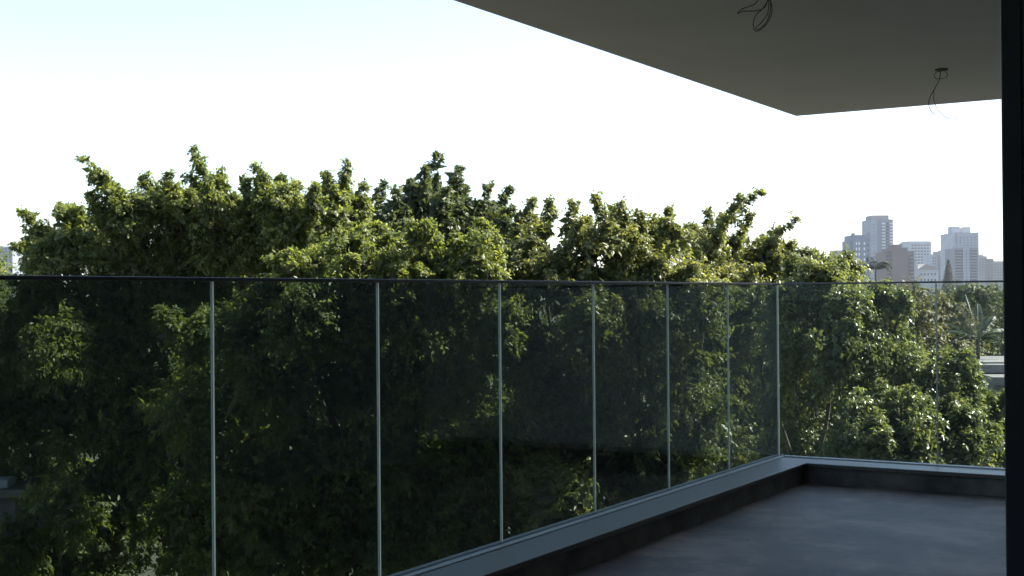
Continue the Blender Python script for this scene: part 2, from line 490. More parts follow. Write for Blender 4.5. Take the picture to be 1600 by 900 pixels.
def crown_arrays(lobes, rng, leaf=0.068, width=0.26, spray_len=0.42, per_spray=20, lai=1.15, droop=0.30, fill=1.3, lift=0.35):
    """lobes: rows (x, y, z, r, density).  Leafy sprays on clumps on the lobes, larger leaves filling their inside."""
    base, axis, nrm, size, tint = [], [], [], [], []
    leaf0 = leaf
    for row in lobes:
        x, y, z, r, dens = row[:5]
        leaf = leaf0 * (row[5] if len(row) > 5 else 1.0)
        c = np.array([x, y, z])
        ns = max(5, int(15 * (r / 0.7) ** 1.3))
        u = unit(rng.normal(size=(ns, 3)) + np.array([0, 0, 0.25]))
        sc_ = c + u * r * rng.uniform(0.45, 0.95, (ns, 1))
        sr = r * rng.uniform(0.24, 0.40, ns)
        clump_t = rng.uniform(-0.18, 0.22, ns)
        area = 4 * math.pi * r * r
        leaf_area = leaf * leaf * width * 1.05
        S = max(6, int(dens * lai * (1 + 0.10 * leaf / 0.062 / r) * area / (leaf_area * per_spray)))
        pick = rng.integers(0, ns, S)
        v = unit(rng.normal(size=(S, 3)))
        o = sc_[pick] + v * (sr[pick] * rng.uniform(0.35, 1.0, S) ** 0.5)[:, None]
        d = unit(0.6 * v + 0.55 * u[pick] + np.array([0, 0, lift]) + 0.35 * rng.normal(size=(S, 3)))
        if len(row) > 6 and abs(row[8]) > 0.01:
            d = unit(0.55 * v + 0.75 * np.array(row[6:9]) + 0.25 * rng.normal(size=(S, 3)))
        ell = min(spray_len, 0.22 * spray_len + 0.5 * r) * rng.uniform(0.55, 1.25, S)
        L = per_spray
        t = (np.arange(L) + 0.5) / L
        tt = t[None, :, None]
        p = o[:, None, :] + d[:, None, :] * (ell[:, None, None] * tt)
        p[:, :, 2] -= droop * ell[:, None] * (t[None, :] ** 2) * rng.uniform(0.4, 1.8, S)[:, None]
        lat = unit(np.cross(d, rng.normal(size=(S, 3))))
        sgn = np.where(np.arange(L) % 2 == 0, 1.0, -1.0)
        a = unit(0.5 * d[:, None, :] + 0.75 * lat[:, None, :] * sgn[None, :, None] + 0.42 * rng.normal(size=(S, L, 3)) + np.array([0, 0, -0.65]))
        nn = unit(np.array([0, 0, 0.75]) + 0.6 * v[:, None, :] + 0.42 * rng.normal(size=(S, L, 3)))
        p = p + 0.02 * rng.normal(size=p.shape)
        base.append(p.reshape(-1, 3)); axis.append(a.reshape(-1, 3)); nrm.append(nn.reshape(-1, 3))
        size.append((leaf * rng.uniform(0.55, 1.4, S * L)))
        tn = 0.42 + clump_t[pick][:, None] + 0.16 * t[None, :] + 0.10 * rng.normal(size=(S, 1)) + 0.10 * rng.normal(size=(S, L))
        tint.append(np.clip(tn, 0, 1).ravel())
        fl = 3.0 * leaf
        nf = int(fill * dens * 3.0 * math.pi * r * r / (fl * fl * 0.5))
        if nf:
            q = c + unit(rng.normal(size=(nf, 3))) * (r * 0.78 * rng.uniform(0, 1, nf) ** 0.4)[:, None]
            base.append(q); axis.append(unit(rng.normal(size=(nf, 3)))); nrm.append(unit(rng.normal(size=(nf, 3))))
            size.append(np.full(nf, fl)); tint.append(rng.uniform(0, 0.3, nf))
    base = np.concatenate(base); axis = np.concatenate(axis); nrm = np.concatenate(nrm)
    size = np.concatenate(size)[:, None]; tint = np.concatenate(tint)
    s = unit(np.cross(nrm, axis)); n = np.cross(axis, s)
    w = size * width
    n0 = len(base)
    V = np.empty((n0, 4, 3), np.float32)
    V[:, 0] = base
    V[:, 1] = base + axis * size * 0.45 + s * w + n * w * 0.25
    V[:, 2] = base + axis * size - n * size * 0.10
    V[:, 3] = base + axis * size * 0.45 - s * w + n * w * 0.25
    i = np.arange(n0) * 4
    Fc = np.empty((n0 * 2, 3), np.int32)
    Fc[0::2] = np.stack([i, i + 1, i + 2], 1)
    Fc[1::2] = np.stack([i, i + 2, i + 3], 1)
    return V.reshape(-1, 3), Fc, np.repeat(tint, 4)

leaf_total = [0]
def make_tree(name, label, lobes_px, D, mat, seed, category='tree', group=None, trunk_r=0.32, back=True, base_xy=None, split=0.45, plumes=True, lean=(-0.5, 0.15), sky_plumes=(), sky_cut=345, **kw):
    """lobes_px rows: (px, py, radius px[, depth offset[, density]]) seen from the balcony; D metres"""
    rng = np.random.default_rng(seed)
    L = []
    def chain(b0, tip, r0, den, low, n=7):
        """a leafy plume that tapers from b0 to tip, its last part nodding"""
        ax = tip - b0
        g = unit(ax + (0, 0, 0.1))
        for q_ in range(n):
            t_ = q_ / (n - 1)
            c_ = b0 + ax * t_ + (0, 0, 0.10 * np.linalg.norm(ax) * t_ * (1 - t_)) + rng.normal(size=3) * 0.12 * r0
            L.append([*c_, max(0.045, r0 * (1 - 0.78 * t_ ** 0.8) * rng.uniform(0.85, 1.15)), den, low, *g])
    for (tx, ty, bx_, by_, pr, *pd) in sky_plumes:
        d = D + rng.uniform(-0.7, 0.7) * D / 22
        chain(at(bx_, by_, d), at(tx, ty, d + rng.uniform(-0.3, 0.3)), pr * d / F_PX * 0.8, pd[0] if pd else 0.9, 1.0)
    for q in lobes_px:
        px, py, r = q[:3]
        if sky_plumes and py < sky_cut and r < 33: continue
        dd = q[3] if len(q) > 3 else 0.0
        den = q[4] if len(q) > 4 else 1.0
        if py > 560 and dd >= 0 and D > 19: dd += 2.2 * min(1.0, (py - 560) / 200)
        d = D + dd + rng.uniform(-0.5, 0.5) * D / 22
        low = 1.0 if py < 560 or D < 19 else (1.2 if py < 640 else 1.4)
        sky_side = py - r < 400
        if sky_side and plumes:
            r *= 0.88; py += 4
        if sky_cut > 350 and py < 420: den *= 0.7
        P = at(px, py, d)
        L.append([*P, r * d / F_PX, den, low, 0, 0, 0])
        if plumes and r >= 16 and den > 0.4 and (py < 600 or D < 19):
            rr = r * d / F_PX
            for _ in range(3):
                u = unit(rng.normal(size=3) * (1.0, 1.0, 0.5) + (0, 0, 0.8) - 0.25 * fw)
                g = unit(u * 0.45 + np.array([0, 0, 0.8]) + rt * rng.uniform(*lean) + 0.2 * rng.normal(size=3))
                b0 = P + u * rr * 0.75
                chain(b0, b0 + g * rng.uniform(0.3, 0.65) * max(rr, 0.3), 0.22 * max(rr, 0.28), den * 0.8, low, 4)
        if back and r > 40:
            P2 = at(px + rng.uniform(-25, 25), py + 22, d + 1.5 * r * D / F_PX)
            L.append([*P2, r * 1.05 * d / F_PX, den * 0.5, low * 1.6, 0, 0, 0])
    L = np.array(L)
    cen = L[:, :3].mean(0)
    away = fw * (3.6 * D / 22)
    bx = np.array([cen[0] + away[0], cen[1] + away[1], GROUND_Z]) if base_xy is None else np.array([*base_xy, GROUND_Z])
    root = empty(name, bx)
    V, Fc, tn = crown_arrays(L, rng, **kw)
    V -= bx.astype(np.float32)
    leaf_total[0] += len(Fc)
    link_mesh('crown', array_mesh('crown', V, Fc, tn), mat, root)
    # trunk with limbs that reach into the lobes
    lowest = L[:, 2].min()
    top = cen[2]
    fork = np.array([bx[0], bx[1], GROUND_Z + (top - GROUND_Z) * split])
    tubes = [(smooth_curve([bx + (0, 0, -0.3), bx + (0.08, 0.05, (fork[2] - GROUND_Z) * 0.5), fork], 10) - bx, np.linspace(trunk_r * 1.25, trunk_r * 0.8, 11))]
    for row in L:
        if row[3] * F_PX / D < 12 or (row[3] * F_PX / D < 18 and rng.uniform() < 0.6): continue
        if row[5] > 1.3: continue
        if row[4] < 0.6 and row[3] * F_PX / D > 40: continue
        e = row[:3] + (0, 0, (row[3] * 0.3 if row[3] * F_PX / D > 24 else -row[3] * 0.5))
        k1 = fork + (e - fork) * 0.35 + away * 0.5 + np.array([*(rng.normal(size=2) * 0.35), 0.12 * abs(e[2] - fork[2])])
        k2 = fork + (e - fork) * 0.75 + away * 0.3 + np.array([*(rng.normal(size=2) * 0.2), 0.08 * abs(e[2] - fork[2])])
        pts = smooth_curve([fork, k1, k2, e], 9)
        r0 = trunk_r * rng.uniform(0.08, 0.2)
        tubes.append((pts - bx, np.linspace(r0, 0.018, len(pts))))
        for _ in range(2):
            tip = row[:3] + unit(rng.normal(size=3) + (0, 0, 0.5)) * row[3] * 0.95
            pt2 = smooth_curve([e, 0.5 * (e + tip) + rng.normal(size=3) * 0.08, tip], 4)
            tubes.append((pt2 - bx, np.linspace(0.012, 0.004, len(pt2))))
    link_mesh('trunk', tubes_mesh('trunk', tubes, 5), M['bark'], root)
    tag(root, label, category, group)
    return root

G_FIG = 'fig trees beside the balcony'
make_tree('fig_tree', 'broad fig tree at the far left with two tall upright sprays against the sky',
    [(150, 262, 17), (160, 288, 20), (178, 318, 26), (205, 350, 34), (140, 255, 11, 0, .8),
     (40, 342, 13), (62, 362, 18), (85, 388, 22), (48, 395, 20), (110, 345, 24), (140, 340, 22), (120, 400, 42), (60, 428, 26), (130, 385, 36),
     (240, 300, 24), (268, 296, 20), (225, 330, 34), (308, 243, 11, 0, .8), (316, 262, 15), (325, 290, 28), (350, 300, 22),
     (290, 330, 38), (340, 345, 48), (215, 385, 48), (280, 385, 52, .5), (400, 285, 18), (412, 300, 26), (440, 320, 36), (455, 300, 16), (400, 340, 46),
     (500, 300, 18, 1), (518, 285, 18, 1), (538, 278, 15, 1), (540, 262, 9, 1), (525, 320, 36, 1), (470, 355, 46), (350, 390, 52, .8), (430, 395, 52, 1.2), (520, 370, 48, 1),
     (180, 430, 55, .8), (260, 450, 60, 1.2), (350, 450, 60, 1.5), (440, 460, 60, 2), (80, 470, 50, .5),
     (95, 540, 46, -.8), (20, 520, 60, .5), (200, 540, 65, 1.5), (10, 640, 80, .5), (120, 640, 80, 1), (240, 640, 80, 1), (95, 800, 50, -.6), (30, 835, 34, -.3), (62, 768, 14, -.6, .6), (5, 880, 40, -.3), (60, 790, 90, 1.5), (200, 770, 100, 1), (110, 900, 110, 1),
     (-60, 440, 70, 1), (-80, 580, 90, 1), (-90, 760, 110, 1)],
    23, M['leaf_a'], 11, group=G_FIG, trunk_r=0.5, sky_plumes=[
        (137, 247, 192, 340, 30), (35, 328, 88, 405, 26), (28, 385, 72, 428, 22), (103, 325, 152, 372, 24), (140, 303, 168, 352, 20), (165, 285, 200, 345, 24),
        (225, 276, 242, 335, 26), (262, 273, 276, 328, 20), (250, 300, 262, 345, 24), (306, 233, 326, 305, 21), (345, 270, 346, 335, 30), (298, 280, 312, 335, 24), (325, 290, 330, 345, 26),
        (383, 285, 392, 335, 20), (404, 263, 416, 325, 25), (440, 278, 442, 335, 25), (463, 287, 466, 335, 18), (425, 300, 430, 350, 24),
        (541, 257, 530, 325, 21), (510, 270, 512, 325, 26), (488, 290, 496, 335, 20), (566, 290, 560, 345, 22), (525, 295, 525, 345, 26)])
make_tree('fig_tree', 'fig tree in the middle with bright sunlit foliage just above the cap rail',
    [(455, 432, 26), (500, 415, 32), (545, 395, 36), (590, 385, 34), (560, 430, 40), (620, 410, 38), (610, 440, 42), (670, 395, 34), (690, 425, 42), (655, 370, 20), (735, 400, 36), (760, 380, 28, .5), (750, 430, 42),
     (275, 512, 24, -.5), (300, 540, 34), (340, 520, 36), (420, 480, 40), (470, 500, 52), (400, 540, 56, .5), (540, 490, 56), (620, 500, 58), (700, 500, 56), (770, 510, 38),
     (330, 620, 70, .6), (440, 600, 64), (560, 590, 72, .6), (680, 600, 70, .4), (380, 720, 80), (500, 720, 84), (620, 720, 84, .6), (740, 700, 70, .5), (320, 830, 80, .2), (440, 850, 90, 0), (580, 850, 90, .4), (700, 830, 90, .4)],
    19.5, M['leaf_a'], 12, group=G_FIG, trunk_r=0.45)
make_tree('fig_tree', 'dark green fig tree standing taller behind the bright middle one',
    [(682, 258, 10, 0, .8), (680, 275, 18), (672, 300, 27), (690, 315, 32), (662, 335, 36), (645, 300, 20), (718, 280, 14), (722, 298, 20), (722, 325, 30), (700, 355, 42), (752, 312, 13, 0, .8), (762, 330, 22), (780, 303, 10, 0, .7), (785, 322, 16), (770, 350, 30), (797, 335, 12),
     (595, 312, 14, 0, .7), (610, 322, 20), (622, 345, 30), (575, 340, 26), (640, 375, 44), (740, 380, 48), (690, 410, 60), (780, 400, 50), (600, 390, 50), (680, 470, 80), (780, 480, 80), (600, 470, 80), (700, 590, 110), (600, 700, 130), (780, 700, 130)],
    29, M['leaf_b'], 13, group=G_FIG, trunk_r=0.45, leaf=0.10, lai=0.9, lean=(-0.1, 0.6), sky_plumes=[
        (683, 246, 676, 325, 28), (660, 270, 662, 325, 24), (716, 266, 712, 335, 26), (640, 285, 652, 335, 22), (762, 292, 745, 350, 22), (794, 297, 770, 355, 17), (798, 325, 780, 370, 17),
        (598, 293, 590, 350, 19), (622, 300, 616, 355, 20), (697, 300, 690, 355, 28), (735, 315, 725, 365, 24), (575, 315, 572, 360, 20)])
make_tree('fig_tree', 'fig tree right of the middle with thin twigs sticking out against the white sky',
    [(832, 330, 16, 0, .5), (850, 340, 20, 0, .6), (818, 352, 26), (872, 358, 28, 0, .8), (895, 340, 20, 0, .7), (905, 365, 32), (940, 328, 13, 0, .6), (958, 345, 22, 0, .8), (985, 345, 26), (1010, 360, 28), (1040, 355, 16, 0, .5), (1050, 375, 28, 0, .8),
     (840, 395, 44), (900, 405, 48), (960, 395, 48), (1020, 405, 46), (820, 440, 44), (880, 450, 50), (950, 450, 54), (1030, 450, 50),
     (800, 520, 44), (830, 560, 46), (920, 510, 44, -.6), (990, 480, 40), (985, 520, 50), (1040, 500, 34, -.5), (870, 600, 60, .6), (960, 600, 60, .5), (1050, 590, 60, .8), (1090, 470, 46), (830, 700, 80, .6), (940, 700, 80, .5), (1050, 690, 70, .6), (880, 790, 60, -.4), (1000, 790, 90), (820, 850, 90)],
    20.5, M['leaf_c'], 14, group=G_FIG, trunk_r=0.42, sky_cut=372, lean=(-0.25, 0.7), sky_plumes=[
        (830, 318, 826, 370, 16, .6), (862, 318, 850, 366, 15, .5), (896, 323, 893, 375, 19, .7), (932, 314, 952, 365, 14, .6), (976, 324, 974, 375, 23), (1001, 335, 998, 380, 20, .8), (1046, 329, 1040, 388, 11, .4), (1022, 348, 1020, 390, 20, .7), (812, 335, 815, 380, 18, .7), (960, 330, 962, 378, 18), (915, 345, 915, 385, 20)])
make_tree('fig_tree', 'fig tree with a loose feathery top rising left of the palm and the city towers',
    [(1165, 308, 12, 0, .35), (1180, 305, 8, 0, .3), (1148, 318, 14, 0, .4), (1132, 335, 18, 0, .5), (1118, 350, 22, 0, .6), (1150, 345, 20, 0, .5), (1095, 365, 26, 0, .8), (1130, 372, 30), (1165, 365, 26, 0, .7), (1222, 355, 14, 0, .7), (1212, 368, 22, 0, .8), (1190, 378, 28), (1070, 385, 32),
     (1100, 405, 42), (1160, 405, 44), (1215, 405, 32), (1080, 445, 46), (1140, 445, 48), (1195, 440, 40), (1130, 510, 56), (1180, 500, 46), (1110, 570, 60), (1180, 570, 50, .5), (1110, 640, 40, -.8), (1100, 680, 50, -.6), (1160, 660, 60, .8), (1110, 770, 90, .6), (1190, 750, 80, .8)],
    23.5, M['leaf_c'], 15, group=G_FIG, trunk_r=0.4, sky_cut=380, lean=(-0.25, 0.7), sky_plumes=[
        (1184, 302, 1128, 356, 14, .4), (1152, 310, 1118, 366, 15, .4), (1237, 347, 1192, 396, 18, .6), (1213, 362, 1178, 400, 18, .7), (1110, 332, 1098, 382, 15, .6), (1172, 338, 1142, 388, 15, .45), (1130, 345, 1115, 385, 18, .7), (1085, 360, 1080, 400, 18, .8)])
make_tree('fig_tree', 'glossy speckled fig tree close behind the short end railing',
    [(1262, 415, 20, 1), (1285, 412, 16, 1), (1308, 408, 14, 1, .8), (1320, 425, 18, 1), (1245, 440, 28, .5), (1290, 445, 34), (1333, 446, 13, .5, .7), (1352, 464, 12, .3, .8), (1240, 490, 36), (1285, 495, 44), (1330, 490, 40), (1370, 478, 22), (1395, 468, 12), (1372, 500, 34), (1405, 490, 18), (1250, 545, 40), (1300, 550, 44, -.3), (1350, 545, 40, -.4), (1392, 540, 30), (1420, 560, 18), (1235, 580, 26), (1400, 585, 34, -.4), (1340, 600, 34, -.6),
     (1460, 600, 24, -.5), (1490, 590, 26, -.5), (1515, 600, 18, -.5), (1525, 625, 24, -.5), (1555, 640, 16, -.5), (1470, 630, 30, -.3), (1270, 625, 16, 0, .7), (1218, 645, 16),
     (1340, 660, 36, -1), (1380, 645, 34, -1), (1420, 660, 38, -1), (1470, 665, 34, -1), (1375, 700, 44, -1.2), (1440, 705, 46, -1.2), (1500, 685, 40, -1), (1530, 700, 28, -1), (1320, 700, 36, -1), (1400, 760, 60, -.5), (1500, 760, 60, -.5), (1300, 780, 60, .5), (1590, 700, 50), (1600, 800, 90),
     (1240, 590, 46, 2.2), (1232, 650, 50, 2.4), (1236, 715, 55, 2.2), (1285, 690, 46, 2.0), (1270, 600, 40, 1.8), (1225, 545, 36, 1.5), (1290, 650, 60, 2.5, .6), (1340, 640, 60, 2.5, .6), (1440, 620, 60, 2.5, .6), (1260, 720, 60, 2.5, .6)],
    17.5, M['leaf_e'], 16, group=G_FIG, trunk_r=0.4, back=False, leaf=0.056, lai=1.0)

# trees farther off, seen through and over the short railing
kw_far = dict(plumes=False, leaf=0.18, spray_len=0.9, per_spray=14, lai=1.3, width=0.3, fill=0.6)
G_FAR = 'trees between the balcony and the city'
make_tree('spreading_tree', 'olive brown tree in the middle distance behind the glass of the end railing',
    [(1400, 486, 26), (1430, 482, 30), (1460, 484, 26), (1420, 510, 44), (1465, 515, 40), (1440, 550, 50), (1490, 500, 26), (1390, 530, 40), (1420, 590, 60), (1480, 570, 50)],
    58, M['leaf_olive'], 21, group=G_FAR, **kw_far)
make_tree('spreading_tree', 'green tree beyond the olive one with its top level with the cap rail',
    [(1490, 470, 18), (1515, 466, 18), (1540, 466, 16), (1500, 485, 26), (1535, 485, 26), (1560, 475, 24), (1590, 480, 30), (1520, 510, 34), (1570, 520, 36)],
    95, M['leaf_far'], 22, group=G_FAR, **{**kw_far, 'leaf': 0.22, 'spray_len': 1.2})
make_tree('spreading_tree', 'dark tree at the foot of the left towers below the small palm',
    [(1335, 460, 12), (1360, 460, 12), (1385, 461, 12), (1350, 470, 24), (1390, 475, 24), (1320, 470, 24)],
    130, M['leaf_far'], 23, group=G_FAR, **{**kw_far, 'leaf': 0.25, 'spray_len': 1.4})
make_tree('bushy_tree', 'low tree with dark foliage beside the flat roofed house',
    [(1480, 560, 30), (1510, 545, 24), (1450, 575, 26), (1545, 548, 20), (1500, 600, 40), (1580, 560, 30)],
    66, M['leaf_far'], 24, group=G_FAR, **{**kw_far, 'leaf': 0.16})

# far-off wood that fills the valley up to the city: reads as one mass
def far_wood():
    rng = np.random.default_rng(31)
    L = []
    for _ in range(150):
        d = rng.uniform(0, 1) ** 0.8 * 330 + 110
        px = rng.uniform(-100, 1900)
        r = rng.uniform(2.2, 4.5)
        top = (-1.2 if d > 150 else -3.0) + rng.normal() * 0.9 + d * 0.0035
        P = at(px, 455, d)
        L.append([P[0], P[1], CAM[2] + top - r, r, 1.0])
        L.append([P[0], P[1], CAM[2] + top - r * 2.3, r * 1.25, 0.4])
    V, Fc, tn = crown_arrays(np.array(L), rng, leaf=0.62, spray_len=1.3, per_spray=8, lai=0.55, width=0.34, fill=0.5)
    leaf_total[0] += len(Fc)
    o = link_mesh('distant_wood', array_mesh('distant_wood', V, Fc, tn), M['leaf_far'])
    tag(o, 'hazy green mass of treetops between the balcony and the city skyline', 'wood', kind='stuff')
far_wood()

# palms and the conifer
def frond_mesh(name, length, droop, rise, leaflet, n=26, seed=0, wd=0.03):
    """rachis curving outwards along +x and leaflets hanging on both sides"""
    rng = np.random.default_rng(seed)
    t = np.linspace(0, 1, n)
    x = length * (t - 0.12 * t * t); z = length * (rise * t - droop * t * t)
    V, Fc, T = [], [], []
    v, f = tube_arrays(np.stack([x, np.zeros(n), z], 1), np.linspace(length * 0.014, length * 0.004, n), 4)
    V += v; Fc += f; T += [0.95] * len(v)
    for i in range(2, n):
        for s in (-1, 1):
            ll = leaflet * (0.35 + 0.65 * math.sin(math.pi * min(1, 0.12 + 0.86 * t[i]))) * rng.uniform(.85, 1.1)
            b = np.array([x[i], 0, z[i]])
            dx, dy, dz = 0.55, s * 0.78, -0.30 + rng.normal() * 0.08
            mid = b + np.array([dx, dy, 0.12]) * ll * 0.5
            tip = b + np.array([dx, dy, dz]) * ll
            w = np.array([wd * length, 0, 0.1 * wd * length])
            k = len(V)
            V += [b - w * .5, b + w * .5, mid + w, mid - w, tip]
            Fc += [(k, k + 1, k + 2, k + 3), (k + 3, k + 2, k + 4, k + 4)]
            T += [rng.uniform(.2, .7)] * 5
    me = bpy.data.meshes.new(name)
    me.from_pydata([tuple(map(float, q)) for q in V], [], [tuple(dict.fromkeys(f)) for f in Fc])
    a = me.attributes.new('tint', 'FLOAT', 'POINT')
    a.data.foreach_set('value', np.array(T, np.float32))
    return me

def palm(label, px, py, d, length, fronds, trunk_r, leaflet, wd=0.03):
    """py: photograph height of the crown's heart; fronds: (azimuth deg to the right of view depth, rise, droop)"""
    P = at(px, py, d)
    e = empty('palm_tree', (P[0], P[1], GROUND_Z))
    h = P[2] - GROUND_Z
    n = 14
    rad = np.linspace(trunk_r * 1.15, trunk_r * 0.75, n)
    link_mesh('trunk', tubes_mesh('trunk', [([(0, 0, h * k / (n - 1)) for k in range(n)], rad)], 10), M['bark'], e)
    for i, (az, rise, droop) in enumerate(fronds):
        f = link_mesh('frond', frond_mesh('frond', length, droop, rise, leaflet, seed=i, wd=wd), M['palm'], e, (0, 0, h - 0.02))
        f.rotation_euler = (0, 0, YAW + math.radians(az))
    tag(e, label, 'palm tree')
M_PALM, M['palm'] = M['palm'], leaf_material('far_palm_leaf', (0.014, 0.024, 0.012), (0.022, 0.034, 0.016), (0.03, 0.04, 0.02), 0.1, 0.9)
palm('small dark palm with arched fronds in front of the tall left tower', 1368, 421, 260, 3.3,
     [(0, 1.15, .75), (180, 1.15, .75), (30, 1.25, .8), (150, 1.25, .8), (-30, 1.0, .9), (210, 1.0, .9), (80, 1.5, .7), (100, 1.4, .6), (-70, 1.2, .9), (250, 1.3, .9), (15, .8, .85), (165, .85, .85)], 0.2, 1.3, 0.06)
M['palm'] = M_PALM
palm('palm with pale shining frond ribs beside the black door frame', 1528, 530, 52, 1.3,
     [(150, .95, .45), (165, .75, .5), (118, 1.6, .45), (95, 2.0, .6), (70, 1.6, .5), (40, 1.2, .5), (15, .8, .5), (185, .45, .6), (-10, .4, .6), (215, .7, .7), (250, 1.2, .7), (285, 1.3, .7), (320, .8, .7), (130, 1.2, .5), (55, .7, .5)], 0.10, 0.36)

def conifer():
    P = at(1482, 440, 420)
    rng = np.random.default_rng(41)
    e = empty('conifer_tree', (P[0], P[1], GROUND_Z))
    L = []
    zt = at(1482, 406, 420)[2]; zb = at(1482, 448, 420)[2]
    for k in range(14):
        t = k / 13
        L.append([0, 0, zt + (zb - zt) * t - GROUND_Z, 0.2 + 1.5 * t, 1.0])
    V, Fc, tn = crown_arrays(np.array(L), rng, leaf=0.32, spray_len=0.5, per_spray=8, lai=1.5, width=0.2, droop=0.5, lift=-0.2)
    link_mesh('crown', array_mesh('crown', V, Fc, tn), M['needles'], e)
    link_mesh('trunk', tubes_mesh('trunk', [([(0, 0, -0.3), (0, 0, zt - GROUND_Z)], [0.35, 0.05])], 8), M['bark'], e)
    tag(e, 'narrow dark conifer in front of the pale tower block', 'tree')
conifer()

# ------------------------------------------------------------------ houses below and the city skyline
C_ = {
    'blue_grey': facade('blue_grey_facade', (0.15, 0.17, 0.201)),
    'pale_grey': facade('pale_grey_facade', (0.242, 0.26, 0.285)),
    'mid_grey': facade('mid_grey_facade', (0.173, 0.181, 0.201)),
    'brown': facade('brown_brick_facade', (0.138, 0.102, 0.097)),
    'white': facade('white_facade', (0.334, 0.351, 0.369)),
    'cream': facade('cream_facade', (0.265, 0.26, 0.253)),
    'tan': facade('tan_facade', (0.219, 0.2, 0.188)),
    'concrete': mottled('weathered_concrete', (0.07, 0.07, 0.07), (0.15, 0.145, 0.14), 0.8, 0.9, 0.2, 0.02),
    'dark_wall': facade('dark_wall', (0.10, 0.09, 0.09)),
}
WIN_DARK = plain('window_dark', (0.05, 0.06, 0.075), 0.15)
WIN_PALE = plain('window_pale', (0.62, 0.66, 0.70), 0.12)
BAND = plain('balcony_band', (0.55, 0.56, 0.57), 0.6)

def horizon_y(px):
    return 461.08 - 0.00848 * (px - 800)

class Tower:
    """a building on the skyline: local x to the right, local y away, z up, positions along the front in photograph units"""
    def __init__(self, name, label, px0, px1, d, rz=0.0):
        self.d, self.pc = d, 0.5 * (px0 + px1)
        P = at(self.pc, horizon_y(self.pc), d)
        self.o = empty(name, (P[0], P[1], GROUND_Z), YAW + rz)
        self.k = d / F_PX
        self.cache = {}
        tag(self.o, label, 'building')
    def x(self, px): return (px - self.pc) * self.k
    def z(self, py): return (horizon_y(self.pc) - py) * self.k + CAM[2] - GROUND_Z
    def block(self, name, px0, px1, py, dep, mat, y0=0.0, base=None):
        zb = -0.5 if base is None else self.z(base)
        return box(name, (self.x(px0), y0, zb), (self.x(px1), y0 + dep, self.z(py)), mat, self.o)
    def grid(self, name, px0, px1, py0, py1, nx, ny, mat, fx=0.55, fy=0.5, y0=0.0, proud=0.12):
        cw, ch = (px1 - px0) / nx * self.k, (py1 - py0) / ny * self.k
        key = (round(cw * fx, 3), round(ch * fy, 3), mat.name, name)
        if key not in self.cache:
            me = box_mesh(name, (-cw * fx / 2, -proud, -ch * fy / 2), (cw * fx / 2, 0.2, ch * fy / 2))
            me.materials.append(mat)
            self.cache[key] = me
        for i in range(nx):
            for j in range(ny):
                o = link_mesh(name, self.cache[key], None, self.o)
                o.location = (self.x(px0 + (i + .5) * (px1 - px0) / nx), y0, self.z(py0 + (j + .5) * (py1 - py0) / ny))

t = Tower('apartment_tower', 'blue grey tower with lit window columns, left neighbour of the tallest tower', 1329.5, 1361, 640)
t.block('wall', 1333, 1361, 367, 16, C_['blue_grey']); t.block('wall', 1329.5, 1333, 375.5, 15, C_['blue_grey'], 1.0)
t.block('parapet', 1333, 1337, 364, 2.5, C_['blue_grey'], 0.3, 367.1); t.block('parapet', 1357.5, 1361, 363.5, 2.5, C_['blue_grey'], 0.3, 367.1)
t.grid('window', 1336.8, 1345.2, 376, 444, 2, 8, WIN_PALE, .45, .5); t.grid('window', 1349.5, 1353, 376, 444, 1, 8, WIN_PALE, .6, .5); t.grid('window', 1355, 1359, 371, 444, 1, 9, WIN_DARK, .5, .5)
t = Tower('apartment_tower', 'tallest grey tower of the skyline with a set back crown', 1360.5, 1397.5, 690)
t.block('wall', 1360.5, 1370.5, 343, 17, C_['pale_grey'], -0.9); t.block('wall', 1370.5, 1378.5, 342.5, 18, C_['mid_grey'])  # lighter left side of the tower: its lit tone put into a paler wall
t.block('wall', 1378.5, 1397.5, 342.5, 18, C_['mid_grey'], 1.2); t.block('crown', 1365, 1392, 335.8, 12, C_['tan'], 2.5, 343)
t.grid('balcony', 1378.8, 1385, 347, 443, 1, 20, BAND, .9, .42, 1.2, 1.0); t.grid('balcony', 1391.5, 1397.2, 347, 443, 1, 20, BAND, .9, .42, 1.2, 0.8)
t.grid('window', 1385.5, 1391, 347, 443, 1, 20, WIN_DARK, .9, .7, 1.2)
t.grid('window', 1362.5, 1368.5, 349, 443, 1, 19, WIN_DARK, .22, .3, -0.9)
t = Tower('apartment_building', 'brown brick block with a stepped roof right of the tallest tower', 1384, 1430, 560)
t.block('wall', 1384, 1394, 393, 14, C_['brown'], 1.0); t.block('wall', 1394, 1419, 386.8, 15, C_['brown']); t.block('wall', 1419, 1430, 392.3, 14, C_['brown'], 0.8)
t.block('roof_house', 1399.5, 1412, 381.5, 8, C_['brown'], 2.0, 387)
t.grid('window', 1386, 1392.5, 397, 443, 1, 8, WIN_DARK, .75, .45, 1.0); t.grid('window', 1421, 1428.5, 397, 443, 1, 8, WIN_DARK, .8, .5, 0.8); t.grid('balcony', 1421, 1428.5, 400, 446, 1, 8, C_['tan'], .9, .16, 0.8, .7)
t = Tower('office_building', 'pale glassy block with rows of windows behind the brown one', 1420.5, 1456, 820)
t.block('wall', 1420.5, 1456, 378, 20, C_['white']); t.block('parapet', 1421.5, 1455, 376.5, 16, C_['white'], 1.5, 378.1)
t.grid('window', 1424, 1453, 381, 441, 6, 13, WIN_DARK, .6, .45); t.grid('sill_band', 1422, 1455, 383.5, 443.5, 1, 13, BAND, .98, .12, 0, .4)
t = Tower('low_building', 'low whitish building with a sloping roof left of the conifer', 1431, 1466, 600)
t.block('wall', 1431.5, 1434, 408, 12, C_['white'], -0.6); t.block('wall', 1434, 1466, 421, 14, C_['white'])
